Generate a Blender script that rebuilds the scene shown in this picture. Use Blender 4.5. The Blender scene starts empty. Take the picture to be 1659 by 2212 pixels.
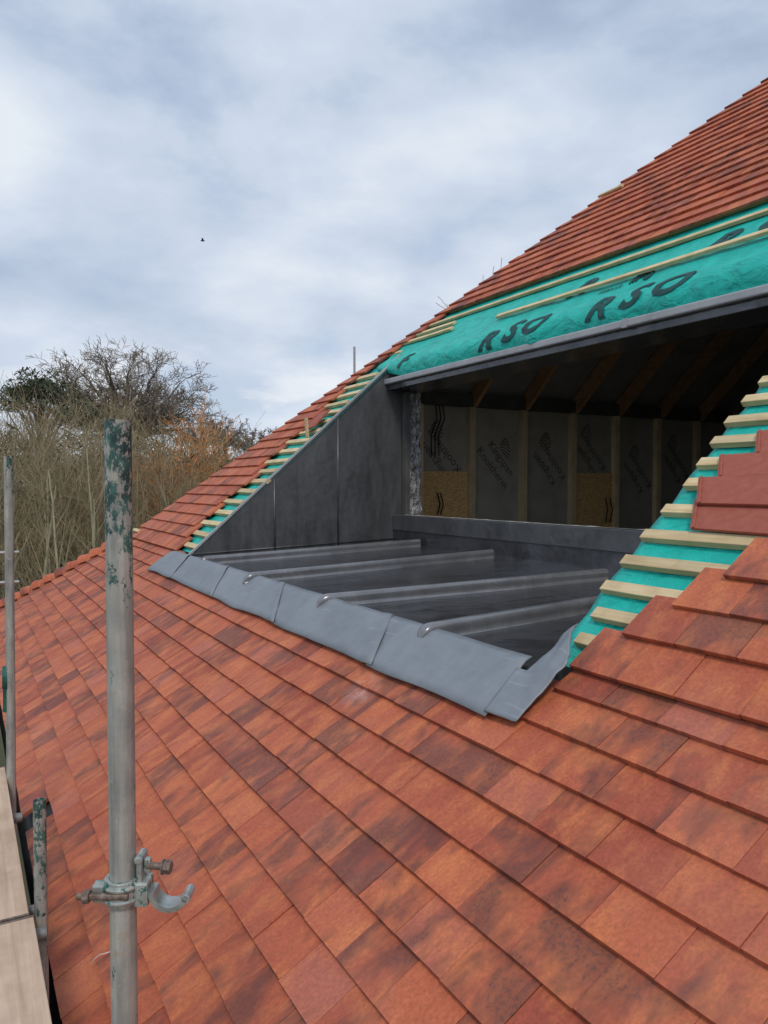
import bpy, bmesh, math, random
from mathutils import Vector, Matrix, noise
random.seed(7)
sc = bpy.context.scene
C = sc.collection
CZ = 5.2
TH = math.radians(29.1); PT = math.atan(56/1650.0); FPX = 1650.0
F = Vector((math.sin(TH)*math.cos(PT), math.cos(TH)*math.cos(PT), -math.sin(PT)))
R = Vector((math.cos(TH), -math.sin(TH), 0)); U = R.cross(F)
FH = Vector((math.sin(TH), math.cos(TH), 0))
def ray(px, py): return F + R*((px-829.5)/FPX) + U*((1106-py)/FPX)
def hit(px, py, n, d):
    v = ray(px, py); n = Vector(n); return v*(d/n.dot(v))
def onX(px, py, x): return hit(px, py, (1,0,0), x)
def onY(px, py, y): return hit(px, py, (0,1,0), y)
def onZ(px, py, z): return hit(px, py, (0,0,1), z)
def onlow(px, py, n=0): return hit(px, py, (-.7,0,1), -2.37+n*1.22)
def onup(px, py, n=0): return hit(px, py, (-.9,0,1), -2.83+n*1.345)
def at(px, d, z): 
    p = (FH + R*((px-829.5)/FPX))*d; p.z = z; return p
def rv(s=1.0): return Vector((random.uniform(-s,s), random.uniform(-s,s), random.uniform(-s,s)))
ORG = {}

# ------------------------------------------------------------------ mesh builder
class MB:
    def __init__(s): s.v=[]; s.f=[]; s.uv=[]; s.col=[]
    def face(s, pts, uv=None, col=None):
        b=len(s.v); s.v += [Vector(p) for p in pts]; s.f.append(list(range(b,b+len(pts)))); s.uv.append(uv); s.col.append(col)
    def idx(s, ids, uv=None, col=None): s.f.append(list(ids)); s.uv.append(uv); s.col.append(col)
    def prism(s, top, bot, uv=None, col=None):
        n=len(top); b=len(s.v); s.v += [Vector(p) for p in top]+[Vector(p) for p in bot]
        s.idx(range(b,b+n), uv, col); s.idx(range(b+2*n-1,b+n-1,-1), uv[::-1] if uv else None, col)
        for i in range(n):
            j=(i+1)%n
            s.idx((b+i,b+n+i,b+n+j,b+j), [uv[i],uv[i],uv[j],uv[j]] if uv else None, col)
    def box(s, c, ax, ay, az):
        c=Vector(c); ax=Vector(ax); ay=Vector(ay); az=Vector(az)
        s.prism([c-ax-ay+az,c+ax-ay+az,c+ax+ay+az,c-ax+ay+az],[c-ax-ay-az,c+ax-ay-az,c+ax+ay-az,c-ax+ay-az])
    def abox(s, x0,x1,y0,y1,z0,z1):
        s.box(((x0+x1)/2,(y0+y1)/2,(z0+z1)/2),((x1-x0)/2,0,0),(0,(y1-y0)/2,0),(0,0,(z1-z0)/2))
    def bar(s, p, q, w, h, up=(0,0,1)):
        p=Vector(p); q=Vector(q); d=(q-p); L=d.length; d.normalize(); up=Vector(up)
        side=up.cross(d).normalized(); u2=d.cross(side).normalized()
        s.box((p+q)/2, d*L/2, side*w/2, u2*h/2)
    def tube(s, pts, rad, n=8, cap=True):
        b0=len(s.v); m=len(pts); prev=None
        for i in range(m):
            d=(pts[min(i+1,m-1)]-pts[max(i-1,0)]); 
            if d.length<1e-9: d=Vector((0,0,1))
            d.normalize()
            if prev is None:
                a=Vector((0,0,1)) if abs(d.z)<.9 else Vector((1,0,0)); x=d.cross(a).normalized()
            else:
                x=prev-d*prev.dot(d)
                if x.length<1e-6: x=d.cross(Vector((1,0,0)))
                x.normalize()
            prev=x; y=d.cross(x)
            for k in range(n):
                t=2*math.pi*k/n; s.v.append(pts[i]+(x*math.cos(t)+y*math.sin(t))*rad[i])
        for i in range(m-1):
            for k in range(n):
                k2=(k+1)%n; s.idx((b0+i*n+k,b0+i*n+k2,b0+(i+1)*n+k2,b0+(i+1)*n+k))
        if cap:
            s.idx(range(b0+n-1,b0-1,-1)); s.idx(range(b0+(m-1)*n,b0+m*n))
    def grid(s, rows, uvs=None):
        b=len(s.v); m=len(rows); n=len(rows[0])
        for r in rows: s.v += [Vector(p) for p in r]
        for i in range(m-1):
            for j in range(n-1): s.idx((b+i*n+j,b+i*n+j+1,b+(i+1)*n+j+1,b+(i+1)*n+j))
    def build(s, name, mat, parent=None, origin=None, smooth=False, bevel=0, seg=2, label=None):
        org = ORG[parent.name] if parent else Vector(origin)
        me=bpy.data.meshes.new(name); me.from_pydata([tuple(v-org) for v in s.v],[],s.f)
        if any(u is not None for u in s.uv):
            lay=me.uv_layers.new(name='UVMap'); flat=[]
            for f,u in zip(s.f,s.uv):
                for k in range(len(f)): flat += list(u[k]) if u else [0,0]
            lay.data.foreach_set('uv',flat)
        if any(c is not None for c in s.col):
            at_=me.attributes.new('tint','FLOAT_COLOR','CORNER'); flat=[]
            for f,c in zip(s.f,s.col): flat += (list(c) if c else [.5,.5,.5,1])*len(f)
            at_.data.foreach_set('color',flat)
        me.materials.append(mat)
        if smooth: me.polygons.foreach_set('use_smooth',[True]*len(me.polygons))
        me.validate(); me.update()
        o=bpy.data.objects.new(name,me); C.objects.link(o); ORG[o.name]=org
        if parent: o.parent=parent
        else: o.location=org+Vector((0,0,CZ))
        if bevel:
            b=o.modifiers.new('Bevel','BEVEL'); b.width=bevel; b.segments=seg; b.limit_method='ANGLE'; b.angle_limit=math.radians(40)
        if label: o['label']=label
        return o
def tag(o,label,cat,group=None,kind=None):
    if label: o['label']=label
    if cat: o['category']=cat
    if group: o['group']=group
    if kind: o['kind']=kind
    return o
def empty(name, origin, label, cat, group=None, local=False, rz=0):
    o=bpy.data.objects.new(name,None); C.objects.link(o); o.empty_display_size=.1
    o.location=Vector(origin)+Vector((0,0,CZ)); o.rotation_euler=(0,0,rz)
    ORG[o.name]=Vector((0,0,0)) if local else Vector(origin)
    return tag(o,label,cat,group)

# ------------------------------------------------------------------ materials
class NT:
    def __init__(s,name):
        s.m=bpy.data.materials.new(name); s.m.use_nodes=True; s.t=s.m.node_tree; s.b=s.t.nodes['Principled BSDF']
        s.tc=s.t.nodes.new('ShaderNodeTexCoord')
    def n(s,k): return s.t.nodes.new(k)
    def l(s,a,b): s.t.links.new(a,b)
    def set(s,sock,v):
        if isinstance(v,bpy.types.NodeSocket): s.l(v,sock)
        else: sock.default_value=v
    def map(s,vec,scale,rot=(0,0,0)):
        k=s.n('ShaderNodeMapping'); s.l(vec,k.inputs[0]); k.inputs['Scale'].default_value=scale; k.inputs['Rotation'].default_value=rot; return k.outputs[0]
    def noise(s,vec,scale,detail=4,rough=.55,dist=0):
        k=s.n('ShaderNodeTexNoise'); s.l(vec,k.inputs['Vector']); k.inputs['Scale'].default_value=scale; k.inputs['Detail'].default_value=detail
        k.inputs['Roughness'].default_value=rough; k.inputs['Distortion'].default_value=dist; return k.outputs[0]
    def ramp(s,fac,stops):
        k=s.n('ShaderNodeValToRGB'); s.l(fac,k.inputs[0]); e=k.color_ramp.elements
        while len(e)<len(stops): e.new(.5)
        for i,(p,c) in enumerate(stops):
            e[i].position=p; c=(c,c,c) if isinstance(c,(int,float)) else c; e[i].color=(c[0],c[1],c[2],1)
        return k.outputs[0]
    def mix(s,fac,a,b,blend='MIX'):
        k=s.n('ShaderNodeMix'); k.data_type='RGBA'; k.blend_type=blend; s.set(k.inputs[0],fac)
        for i,v in ((6,a),(7,b)): s.set(k.inputs[i], v if isinstance(v,bpy.types.NodeSocket) else (v[0],v[1],v[2],1))
        return k.outputs[2]
    def math(s,op,a,b=0.0,clamp=False):
        k=s.n('ShaderNodeMath'); k.operation=op; k.use_clamp=clamp; s.set(k.inputs[0],a); s.set(k.inputs[1],b); return k.outputs[0]
    def bump(s,h,strength=.3,dist=.01):
        k=s.n('ShaderNodeBump'); k.inputs['Strength'].default_value=strength; k.inputs['Distance'].default_value=dist; s.l(h,k.inputs['Height']); s.l(k.outputs[0],s.b.inputs['Normal'])
    def fin(s,col,rough=.6,metal=0,spec=.5):
        s.set(s.b.inputs['Base Color'], col if isinstance(col,bpy.types.NodeSocket) else (col[0],col[1],col[2],1))
        s.set(s.b.inputs['Roughness'],rough); s.set(s.b.inputs['Metallic'],metal); s.b.inputs['Specular IOR Level'].default_value=spec; return s.m
def simple(name,c1,c2,scale=5,rough=.7,metal=0,bump=.2,stretch=(1,1,1),spec=.4,bd=.005,detail=4):
    n=NT(name); v=n.map(n.tc.outputs['Object'],stretch); f=n.noise(v,scale,detail,.6)
    col=n.ramp(f,[(.3,c1),(.7,c2)])
    if bump: n.bump(n.noise(v,scale*3,3),bump,bd)
    return n.fin(col,rough,metal,spec)

def tile_material(name):
    n=NT(name); uv=n.tc.outputs['UV']; ob=n.tc.outputs['Object']
    a=n.n('ShaderNodeAttribute'); a.attribute_name='tint'; sp=n.n('ShaderNodeSeparateColor'); n.l(a.outputs['Color'],sp.inputs[0])
    base=n.ramp(sp.outputs[0],[(0,(.33,.072,.040)),(.35,(.42,.102,.051)),(.8,(.49,.130,.060)),(1,(.42,.122,.080))])
    f1=n.noise(n.map(uv,(7.5,3.8,1)),1.0,5,.62,.3)
    orange=n.ramp(n.noise(n.map(uv,(6.5,3.2,1)),1.2,4,.62),[(.46,0),(.64,1)])
    c=n.mix(n.math('MULTIPLY',orange,.58),base,(.62,.20,.072))
    smp=n.math('ADD',f1,n.math('MULTIPLY',n.math('SUBTRACT',sp.outputs[1],.5),.34))
    sm=n.ramp(smp,[(.51,0),(.68,1)])
    fine=n.noise(n.map(uv,(75,60,1)),1.0,3,.78)
    c=n.mix(n.math('MULTIPLY',n.math('MULTIPLY',sm,.86),n.ramp(fine,[(.38,.40),(.64,1.0)])),c,(.066,.036,.036))
    st=n.ramp(n.noise(n.map(uv,(28,6.0,1)),1.0,3,.6),[(.3,.92),(.7,1.07)])
    c=n.mix(1.0,c,st,'MULTIPLY')
    c=n.mix(1.0,c,n.ramp(fine,[(.3,.76),(.7,1.22)]),'MULTIPLY')
    pale=n.ramp(n.noise(ob,1.6,4,.65),[(.5,0),(.75,1)])
    c=n.mix(n.math('MULTIPLY',pale,.14),c,(.56,.29,.22))
    h=onlow(790,1500); 
    k=n.n('ShaderNodeVectorMath'); k.operation='DISTANCE'; n.l(n.map(ob,(1,1,1)),k.inputs[0]); k.inputs[1].default_value=(h.x-4,h.y-5,h.z+CZ)
    sp_=n.math('MULTIPLY',n.ramp(k.outputs['Value'],[(.03,1),(.16,0)]),n.ramp(n.noise(n.map(ob,(14,14,14)),1,3,.6),[(.42,0),(.70,1)]))
    c=n.mix(n.math('MULTIPLY',sp_,.5),c,(.62,.50,.48))
    n.bump(fine,.35,.004)
    return n.fin(c,.66,0,.35)

def lead_material(name,c1,c2,r1,r2,metal,bs=.25,streak=(1,1,1)):
    n=NT(name); ob=n.tc.outputs['Object']
    f=n.noise(n.map(ob,streak),2.2,6,.65,.5); f2=n.noise(ob,14,4,.6)
    col=n.ramp(n.math('ADD',n.math('MULTIPLY',f,.75),n.math('MULTIPLY',f2,.25)),[(.32,c1),(.66,c2)])
    sc_=n.ramp(n.noise(n.map(ob,(60,3,6)),1,2,.7),[(.64,0),(.74,1)])
    col=n.mix(n.math('MULTIPLY',sc_,.30),col,(c2[0]*1.6,c2[1]*1.6,c2[2]*1.6))
    ro=n.ramp(f,[(.3,r1),(.7,r2)])
    n.bump(n.math('ADD',n.noise(ob,3.5,2),n.math('MULTIPLY',f2,.12)),bs,.03)
    return n.fin(col,ro,metal,.5)

def wood_material(name,c1,c2,axis=(1,.06,1),scale=40,rough=.75):
    n=NT(name); ob=n.tc.outputs['Object']
    f=n.noise(n.map(ob,axis),scale,4,.6,.6); g=n.noise(ob,7,3)
    col=n.ramp(f,[(.3,c1),(.65,c2)])
    col=n.mix(n.ramp(g,[(.45,0),(.8,.5)]),col,(c1[0]*.6,c1[1]*.55,c1[2]*.5))
    oi=n.n('ShaderNodeObjectInfo'); col=n.mix(1,col,n.ramp(oi.outputs['Random'],[(0,.80),(1,1.1)]),'MULTIPLY')
    n.bump(f,.25,.003); return n.fin(col,rough,0,.3)

def pole_material(name,z0,z1,amt,bias=.62):
    n=NT(name); ob=n.tc.outputs['Object']; sx=n.n('ShaderNodeSeparateXYZ'); n.l(ob,sx.inputs[0])
    f=n.noise(ob,9,6,.65); base=n.ramp(f,[(.3,(.26,.27,.26)),(.55,(.38,.38,.35)),(.75,(.48,.46,.40))])
    streak=n.ramp(n.noise(n.map(ob,(60,60,4)),1,4,.6),[(.35,.72),(.65,1.1)]); base=n.mix(1,base,streak,'MULTIPLY')
    rust=n.ramp(n.noise(ob,22,5,.7),[(.58,0),(.68,1)]); base=n.mix(n.math('MULTIPLY',rust,.45),base,(.36,.25,.15))
    mr=n.n('ShaderNodeMapRange'); n.l(sx.outputs[2],mr.inputs[0]); mr.inputs[1].default_value=z0; mr.inputs[2].default_value=z1
    g=n.math('ADD',n.noise(n.map(ob,(40,40,22)),1,8,.78),n.math('MULTIPLY',n.math('SUBTRACT',mr.outputs[0],bias),amt))
    gm=n.ramp(g,[(.53,0),(.55,1)])
    gc=n.ramp(n.noise(ob,30,3),[(.35,(.02,.045,.045)),(.65,(.06,.15,.125))])
    col=n.mix(gm,base,gc); cem=n.ramp(n.noise(ob,17,6,.7),[(.60,0),(.66,1)]); col=n.mix(n.math('MULTIPLY',cem,.6),col,(.50,.47,.40))
    n.bump(n.math('ADD',n.noise(ob,60,5,.7),gm),.25,.0012); return n.fin(col,.55,.2,.4)

M={}
M['tile']=tile_material('roof tile red')
M['tile_back']=simple('tile back',(.24,.075,.05),(.30,.10,.07),30,.8,0,.2)
M['deck']=lead_material('lead deck',(.044,.045,.050),(.120,.122,.132),.10,.28,.50,.3)
M['roll']=lead_material('lead roll',(.14,.142,.152),(.25,.253,.267),.16,.32,.40,.2)  # paler than the deck lead: highlight on the roll tops put into the colour
M['cheek']=lead_material('lead cheek',(.066,.067,.071),(.140,.142,.149),.26,.42,.40,.3,(2.5,1,.6))
M['apron']=lead_material('lead apron',(.16,.182,.205),(.25,.277,.305),.46,.62,.15,.35)
M['fascia']=lead_material('lead fascia',(.30,.305,.32),(.46,.465,.485),.4,.55,.2,.2)
n=NT('green membrane'); ob=n.tc.outputs['Object']
n.bump(n.noise(n.map(ob,(3,2,3)),2.6,5,.55,.8),.8,.06)
M['green']=n.fin(n.ramp(n.noise(ob,6,4),[(.3,(.003,.38,.32)),(.7,(.010,.51,.43))]),.5,0,.4)
M['ink']=simple('membrane ink',(.004,.04,.042),(.008,.08,.075),8,.6,0,0)
M['batten']=wood_material('pale batten timber',(.56,.41,.21),(.74,.60,.37))
M['stud']=wood_material('stud timber',(.68,.52,.31),(.82,.66,.43),(1,1,.06))
M['rafter']=wood_material('rafter timber',(.38,.21,.105),(.50,.30,.16))
M['board']=wood_material('scaffold board timber',(.47,.33,.23),(.63,.48,.36),(1,.04,1),30)
M['insul']=simple('insulation facing',(.34,.315,.27),(.43,.40,.35),4,.6,0,.1)
M['print']=simple('print ink',(.07,.065,.06),(.12,.112,.10),8,.6,0,0)
n=NT('strand board'); ob=n.tc.outputs['Object']; v=n.n('ShaderNodeTexVoronoi'); v.inputs['Scale'].default_value=30; n.l(n.map(ob,(1,1,2.2),(0,.5,0)),v.inputs['Vector'])
M['osb']=n.fin(n.ramp(v.outputs['Color'],[(.1,(.55,.31,.11)),(.5,(.76,.48,.19)),(.9,(.84,.60,.30))]),.7)
M['foil']=simple('foil',(.10,.10,.105),(.62,.62,.64),14,.38,.5,1.0,bd=.03)
M['foam']=simple('white foam',(.45,.45,.43),(.65,.65,.62),30,.8,0,.4)
M['dark']=simple('dark lining',(.06,.06,.06),(.10,.098,.095),3,.8)
M['lining']=simple('grey board lining',(.22,.22,.225),(.30,.30,.305),3,.6)
M['floor']=simple('floor chipboard',(.44,.36,.27),(.52,.43,.33),6,.8)
M['plaster']=simple('grey partition board',(.20,.195,.19),(.28,.27,.26),4,.8)
n=NT('brick'); br=n.n('ShaderNodeTexBrick'); n.l(n.map(n.tc.outputs['Object'],(4.4,4.4,4.4),(math.pi/2,0,math.pi/2)),br.inputs[0]); br.inputs['Color1'].default_value=(.20,.085,.06,1); br.inputs['Color2'].default_value=(.15,.065,.05,1); br.inputs['Mortar'].default_value=(.14,.12,.11,1); br.inputs['Mortar Size'].default_value=.02
M['brick']=n.fin(br.outputs[0],.85)
M['fascia_wood']=simple('dark fascia',(.02,.02,.022),(.035,.035,.035),6,.7)
M['gutter']=simple('black gutter plastic',(.012,.012,.013),(.03,.028,.026),14,.5)
M['steel']=simple('galvanised steel',(.24,.26,.25),(.50,.52,.50),40,.42,.6,.35,bd=.002)
M['steel_dull']=simple('dull steel',(.14,.145,.145),(.26,.26,.25),30,.6,.3,.35,bd=.002)
n=NT('green flaked steel'); ob=n.tc.outputs['Object']; b_=n.ramp(n.noise(ob,35,5,.7),[(.3,(.26,.29,.28)),(.7,(.54,.56,.53))])
g_=n.ramp(n.noise(ob,60,5,.7),[(.55,0),(.59,1)]); n.bump(n.noise(ob,90,4,.7),.5,.002)
M['coupler']=n.fin(n.mix(g_,b_,(.06,.19,.155)),.45,.5)
M['rust']=simple('rusty bolt',(.10,.06,.045),(.28,.23,.20),90,.6,.5,.4,bd=.002)
M['bark']=simple('oak bark',(.12,.10,.08),(.20,.17,.135),6,.9)
M['twig']=simple('oak twig',(.15,.12,.095),(.24,.195,.155),3,.9,0,0)
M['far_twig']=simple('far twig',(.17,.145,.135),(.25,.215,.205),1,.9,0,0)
M['sapling']=simple('sapling bark',(.26,.245,.15),(.41,.38,.26),5,.9,0,0)
M['thicket']=simple('thicket',(.17,.14,.082),(.35,.285,.17),.9,.9,0,0)
M['willow']=simple('willow twig',(.50,.22,.075),(.68,.34,.13),2,.9,0,0)
M['pine']=simple('pine needles',(.04,.055,.03),(.09,.11,.06),1.2,.8,0,0)
M['scrub']=simple('undergrowth',(.06,.056,.032),(.17,.145,.085),.8,.9,0,0)
M['ground']=simple('ground',(.045,.06,.022),(.11,.095,.055),.35,.95)
M['black']=simple('bird black',(.01,.01,.012),(.03,.03,.03),30,.7,0,0)
M['white']=simple('white plastic',(.6,.6,.6),(.7,.7,.7),30,.5,0,0)

# ------------------------------------------------------------------ frames
c1,s1=math.cos(math.atan(.7)),math.sin(math.atan(.7)); c2,s2=math.cos(math.atan(.9)),math.sin(math.atan(.9))
XE,ZE=.343,-2.13; XK,ZK=2.3,-.76; HIP=14.2
def frl(u,s,n): return Vector((XE+s*c1-n*s1,u,ZE+s*s1+n*c1))
def fru(u,s,n): return Vector((XK+s*c2-n*s2,u,ZK+s*s2+n*c2))
def frhl(u,s,n): return Vector((u,HIP-XE-s*c1+n*s1,ZE+s*s1+n*c1))
def frhu(u,s,n): return Vector((u,HIP-XK-s*c2+n*s2,ZK+s*s2+n*c2))
def upX(x,y,n): return fru(y,(x-XK)/c2,n)
def clip(poly,a,b,c):
    out=[]
    for i in range(len(poly)):
        p,q=poly[i],poly[(i+1)%len(poly)]; fp=a*p[0]+b*p[1]-c; fq=a*q[0]+b*q[1]-c
        if fp<=0: out.append(p)
        if fp*fq<0:
            t=fp/(fp-fq); out.append((p[0]+(q[0]-p[0])*t,p[1]+(q[1]-p[1])*t))
    return out
FALL=.125; THK=.024
def tile(mb,fr,poly,s0,rg,uc,n0=.045,jit=1):
    j=rg.uniform(-.0015,.0030)*jit; k=rg.uniform(-.012,.012)*jit; o1,o2=rg.uniform(0,40),rg.uniform(0,40)
    h=lambda u,s: n0-(s-s0)*FALL+j+(u-uc)*k
    top=[fr(u,s,h(u,s)) for u,s in poly]; bot=[fr(u,s,h(u,s)-THK) for u,s in poly]
    col=(rg.random(),rg.random(),rg.random(),1)
    mb.prism(top,bot,[(u+o1,s+o2) for u,s in poly],col)
def courses(mb,fr,g,n,off,ivs,cc,kc,W=.265,L=.245,smax=99,seed=1,n0=.045):
    rg=random.Random(seed)
    for k in range(n):
        s0=off+k*g; sh=(k%2)*W/2
        if n0>.06 and k==0: s0-=.03
        for (a,b) in ivs(k):
            j0=int(math.floor((a-sh)/W)); j1=int(math.ceil((b-sh)/W))
            for j in range(j0,j1+1):
                u0=j*W+sh; uc=u0+W/2
                if not(a<=uc<=b): continue
                e=rg.uniform(-.002,.002); sk=rg.uniform(-.001,.001); gp=.0012
                poly=[(u0+gp,s0+e-sk),(u0+gp,min(s0+L,smax)),(u0+W-gp,min(s0+L,smax)),(u0+W-gp,s0+e+sk)]
                poly=clip(poly,1,cc,kc)
                if len(poly)>=3: tile(mb,fr,poly,s0,rg,uc,n0)

# ------------------------------------------------------------------ the house
house=empty('house',(4,5,-CZ),'tiled house with a half finished loft balcony cut into its red roof','house')
G1=2.389/13; G2=.186
def iv_low(k):
    if k==0: return [(-4,5.1),(5.4,15)]
    if k==12: return [(-4,2.42),(8.85,15)]
    return [(-4,15)]
mb=MB(); courses(mb,frl,G1,13,.0,iv_low,c1,HIP-XE,smax=2.36,seed=3)
mb.build('tiled_slope',M['tile'],house,bevel=.0018,seg=1,label='lower red tiled slope running down to the eaves')
KT=24
rstart=[2.38,2.24,2.20,2.08,2.02,1.9,1.8,1.7,1.6,1.5]
def iv_up(k):
    if k>=KT: return [(-4,12)]
    x=XK+(-.03+k*G2)*c2
    return [(min(9.12+(.06 if k%3 else .0),HIP-x-.46),12)]
mb=MB(); courses(mb,fru,G2,50,-.03,iv_up,c2,HIP-XK,seed=5,n0=.074)
mb.build('tiled_slope',M['tile'],house,bevel=.0018,seg=1,label='steep upper red tiled slope above and beside the balcony')
mb=MB(); courses(mb,fru,G2,KT,-.03,lambda k:[(-4,(rstart[k] if k<len(rstart) else 1.2)-.1)],c2,HIP-XK,seed=8,n0=.074)
mb.build('tiled_slope',M['tile'],house,bevel=.0018,seg=1,label='stepped edge of red tiles right of the bare battens')
mb=MB(); rg=random.Random(4)
for fr,g,n_,off,cc,base,Ls,nn0 in ((frhl,G1,13,0,c1,XE,2.38,.038),(frhu,G2,49,-.03,c2,XK,99,.064)):
    for k in range(n_):
        s0=off+k*g; s1_=min(s0+.24,Ls); xl=base+s0*cc+.02; xr=18.6-xl
        if xr-xl<.1: continue
        for q in range(12):
            a=xl+(xr-xl)*q/12; b=xl+(xr-xl)*(q+1)/12
            if b-a<.03: continue
            sh=(s1_-s0)*cc if q==0 else 0
            tile(mb,fr,[(a,s0),(a+sh,s1_),(b,s1_),(b,s0)][::-1],s0,rg,(a+b)/2,nn0,.2)
mb.build('tiled_slope',M['tile'],house,label='hip end tiled slope')
mb=MB(); mb.prism([(18.26,-4,ZE),(18.26,HIP-XE,ZE),(16.3,HIP-XK,ZK),(16.3,-4,ZK)],[(18.26,-4,ZE-.05),(18.26,HIP-XE,ZE-.05),(16.3,HIP-XK,ZK-.05),(16.3,-4,ZK-.05)])
mb.prism([(16.3,-4,ZK),(16.3,HIP-XK,ZK),(9.3,HIP-9.3,5.54),(9.3,-4,5.54)],[(16.3,-4,ZK-.05),(16.3,HIP-XK,ZK-.05),(9.3,HIP-9.3,5.49),(9.3,-4,5.49)])
mb.build('rear_slope',M['tile_back'],house)
A=Vector((XE,HIP-XE,ZE)); B=Vector((XK,HIP-XK,ZK)); hd=(B-A).normalized(); hl=(B-A).length
side=hd.cross(Vector((0,0,1))).normalized(); hu=side.cross(hd).normalized()
nb=13
for i in range(nb):
    mb=MB(); p0=A+hd*(hl*(i-.1)/nb); p1=A+hd*(hl*(i+1.25)/nb); rows=[]; rows2=[]
    for p,r,lift in ((p0,.158,.036),(p0+(p1-p0)*.5,.130,.016),(p1,.105,-.012)):
        rows.append([p+side*math.sin(t)*r+hu*(math.cos(t)*r*.8-.022+lift) for t in [math.radians(-92+23*q) for q in range(9)]])
        r-=.018
        rows2.append([p+side*math.sin(t)*r+hu*(math.cos(t)*r*.8-.022+lift) for t in [math.radians(-92+23*q) for q in range(9)]])
    mb.grid(rows); mb.grid([list(reversed(x)) for x in rows2])
    mb.grid([rows[0],rows2[0]]); mb.grid([rows[-1],rows2[-1]])
    cshade=(random.random(),random.random(),.5,1); o1=random.uniform(0,20)
    mb.col=[cshade]*len(mb.f); mb.uv=[[(o1+mb.v[i_].x,o1+mb.v[i_].y) for i_ in f] for f in mb.f]
    mb.build('hip_tile',M['tile'],house,smooth=True)
def upq(x0,x1,y0,y1,n,mb,hip=False):
    if hip: mb.face([upX(x0,y0,n),upX(x0,HIP-x0-.03,n),upX(x1,HIP-x1-.03,n),upX(x1,y0,n)][::-1])
    else: mb.face([upX(x0,y0,n),upX(x0,y1,n),upX(x1,y1,n),upX(x1,y0,n)][::-1])
mb=MB(); upq(2.3,5.7,8.5,0,-.004,mb,True)
mb.build('roof_membrane',M['green'],house,label='green membrane under the battens beside the lead cheek')
mb=MB(); rows=[]
for i in range(40):
    x=2.28+(5.3-2.28)*i/39; xm=max(x,2.44+.0005*i)
    rows.append([upX(x,2.585,-.05),upX(x,2.60+.012*math.sin(i*1.7),-.008),upX(x,2.55,.000+.006*math.sin(i*2.1)),upX(x,2.42,-.002+.006*math.sin(i*2.1+1)),upX(x+(xm-x)*.6,2.25,-.004),upX(xm,2.1,-.004),upX(xm,-4,-.004)])
mb.grid(rows); mb.build('roof_membrane',M['green'],house,smooth=True,label='green membrane under the bare battens on the right')
mb=MB(); mb.face([frl(-4,.06,-.01),frl(HIP-XE-.1,.06,-.01),frl(HIP-2.2,2.27,-.01),frl(-4,2.27,-.01)][::-1]); mb.build('underlay',M['fascia_wood'],house)
mb=MB(); mb.face([upX(2.2,-4,-.02),upX(2.2,2.2,-.02),upX(2.6,2.2,-.02),upX(2.6,-4,-.02)][::-1]); mb.build('underlay',M['fascia_wood'],house)
mb=MB(); upq(5.25,9.3,-4,0,-.02,mb,True); mb.build('underlay',M['fascia_wood'],house)
mb=MB(); mb.face([frhu(2.3,0,-.02),frhu(9.3,9.42,-.02),frhu(16.3,0,-.02)]); mb.build('underlay',M['fascia_wood'],house)
mb=MB(); rows=[]
for y in (-4,13.9):
    rows.append([Vector((.345+math.cos(t)*.052,y,-2.17+math.sin(t)*.052)) for t in [math.radians(180+18*q) for q in range(11)]])
mb.grid(rows); o=mb.build('gutter',M['gutter'],house,smooth=True)  # added black gutter, fills the pale gap between boards and eaves with dark
sm=o.modifiers.new('Solidify','SOLIDIFY'); sm.thickness=.003
# draped membrane over the head of the opening
def drape_profile(y):
    w=noise.noise(Vector((y*1.3,0,0))); w2=noise.noise(Vector((y*3.1,5,0))); w3=noise.noise(Vector((y*7,8,0))); row=[]
    for q in range(9):
        x=5.72-(5.72-4.96)*q/8; row.append(upX(x,y,.004+.016*(q/8)*(1+w)+.010*w2*(q/8)+.008*w3*(q/8)))
    e=upX(4.96,y,.018)
    tp=max(0,min(1,(y-8.1)/.68))
    for dx,dz in ((-.06,-.03),(-.125,-.075),(-.180+.02*tp,-.145+.03*tp),(-.205+.05*tp,-.220+.07*tp),(-.185+.05*tp,-.295+.14*tp)):
        row.append(Vector((e.x+dx-.034*w*(abs(dz)*5)+.030*w2*(abs(dz)*4)+.026*w3*(abs(dz)*4), y, e.z+dz+.018*w2)))
    return row
mb=MB(); NY=180
mb.grid([list(reversed(drape_profile(-2+10.78*i/NY))) for i in range(NY+1)])
drape=mb.build('roof_membrane',M['green'],house,smooth=True,label='bright green printed membrane draped over the head of the opening')
def on_drape(y,v,off=.008):
    row=list(reversed(drape_profile(y))); acc=0
    if v<=0: return row[0]+Vector((-off,0,0))
    for a,b in zip(row,row[1:]):
        L=(b-a).length
        if v<=acc+L or b is row[-1]:
            d=(b-a).normalized(); nn=Vector((-d.z,0,d.x)).normalized()
            return a+d*(v-acc)+nn*off
        acc+=L
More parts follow.
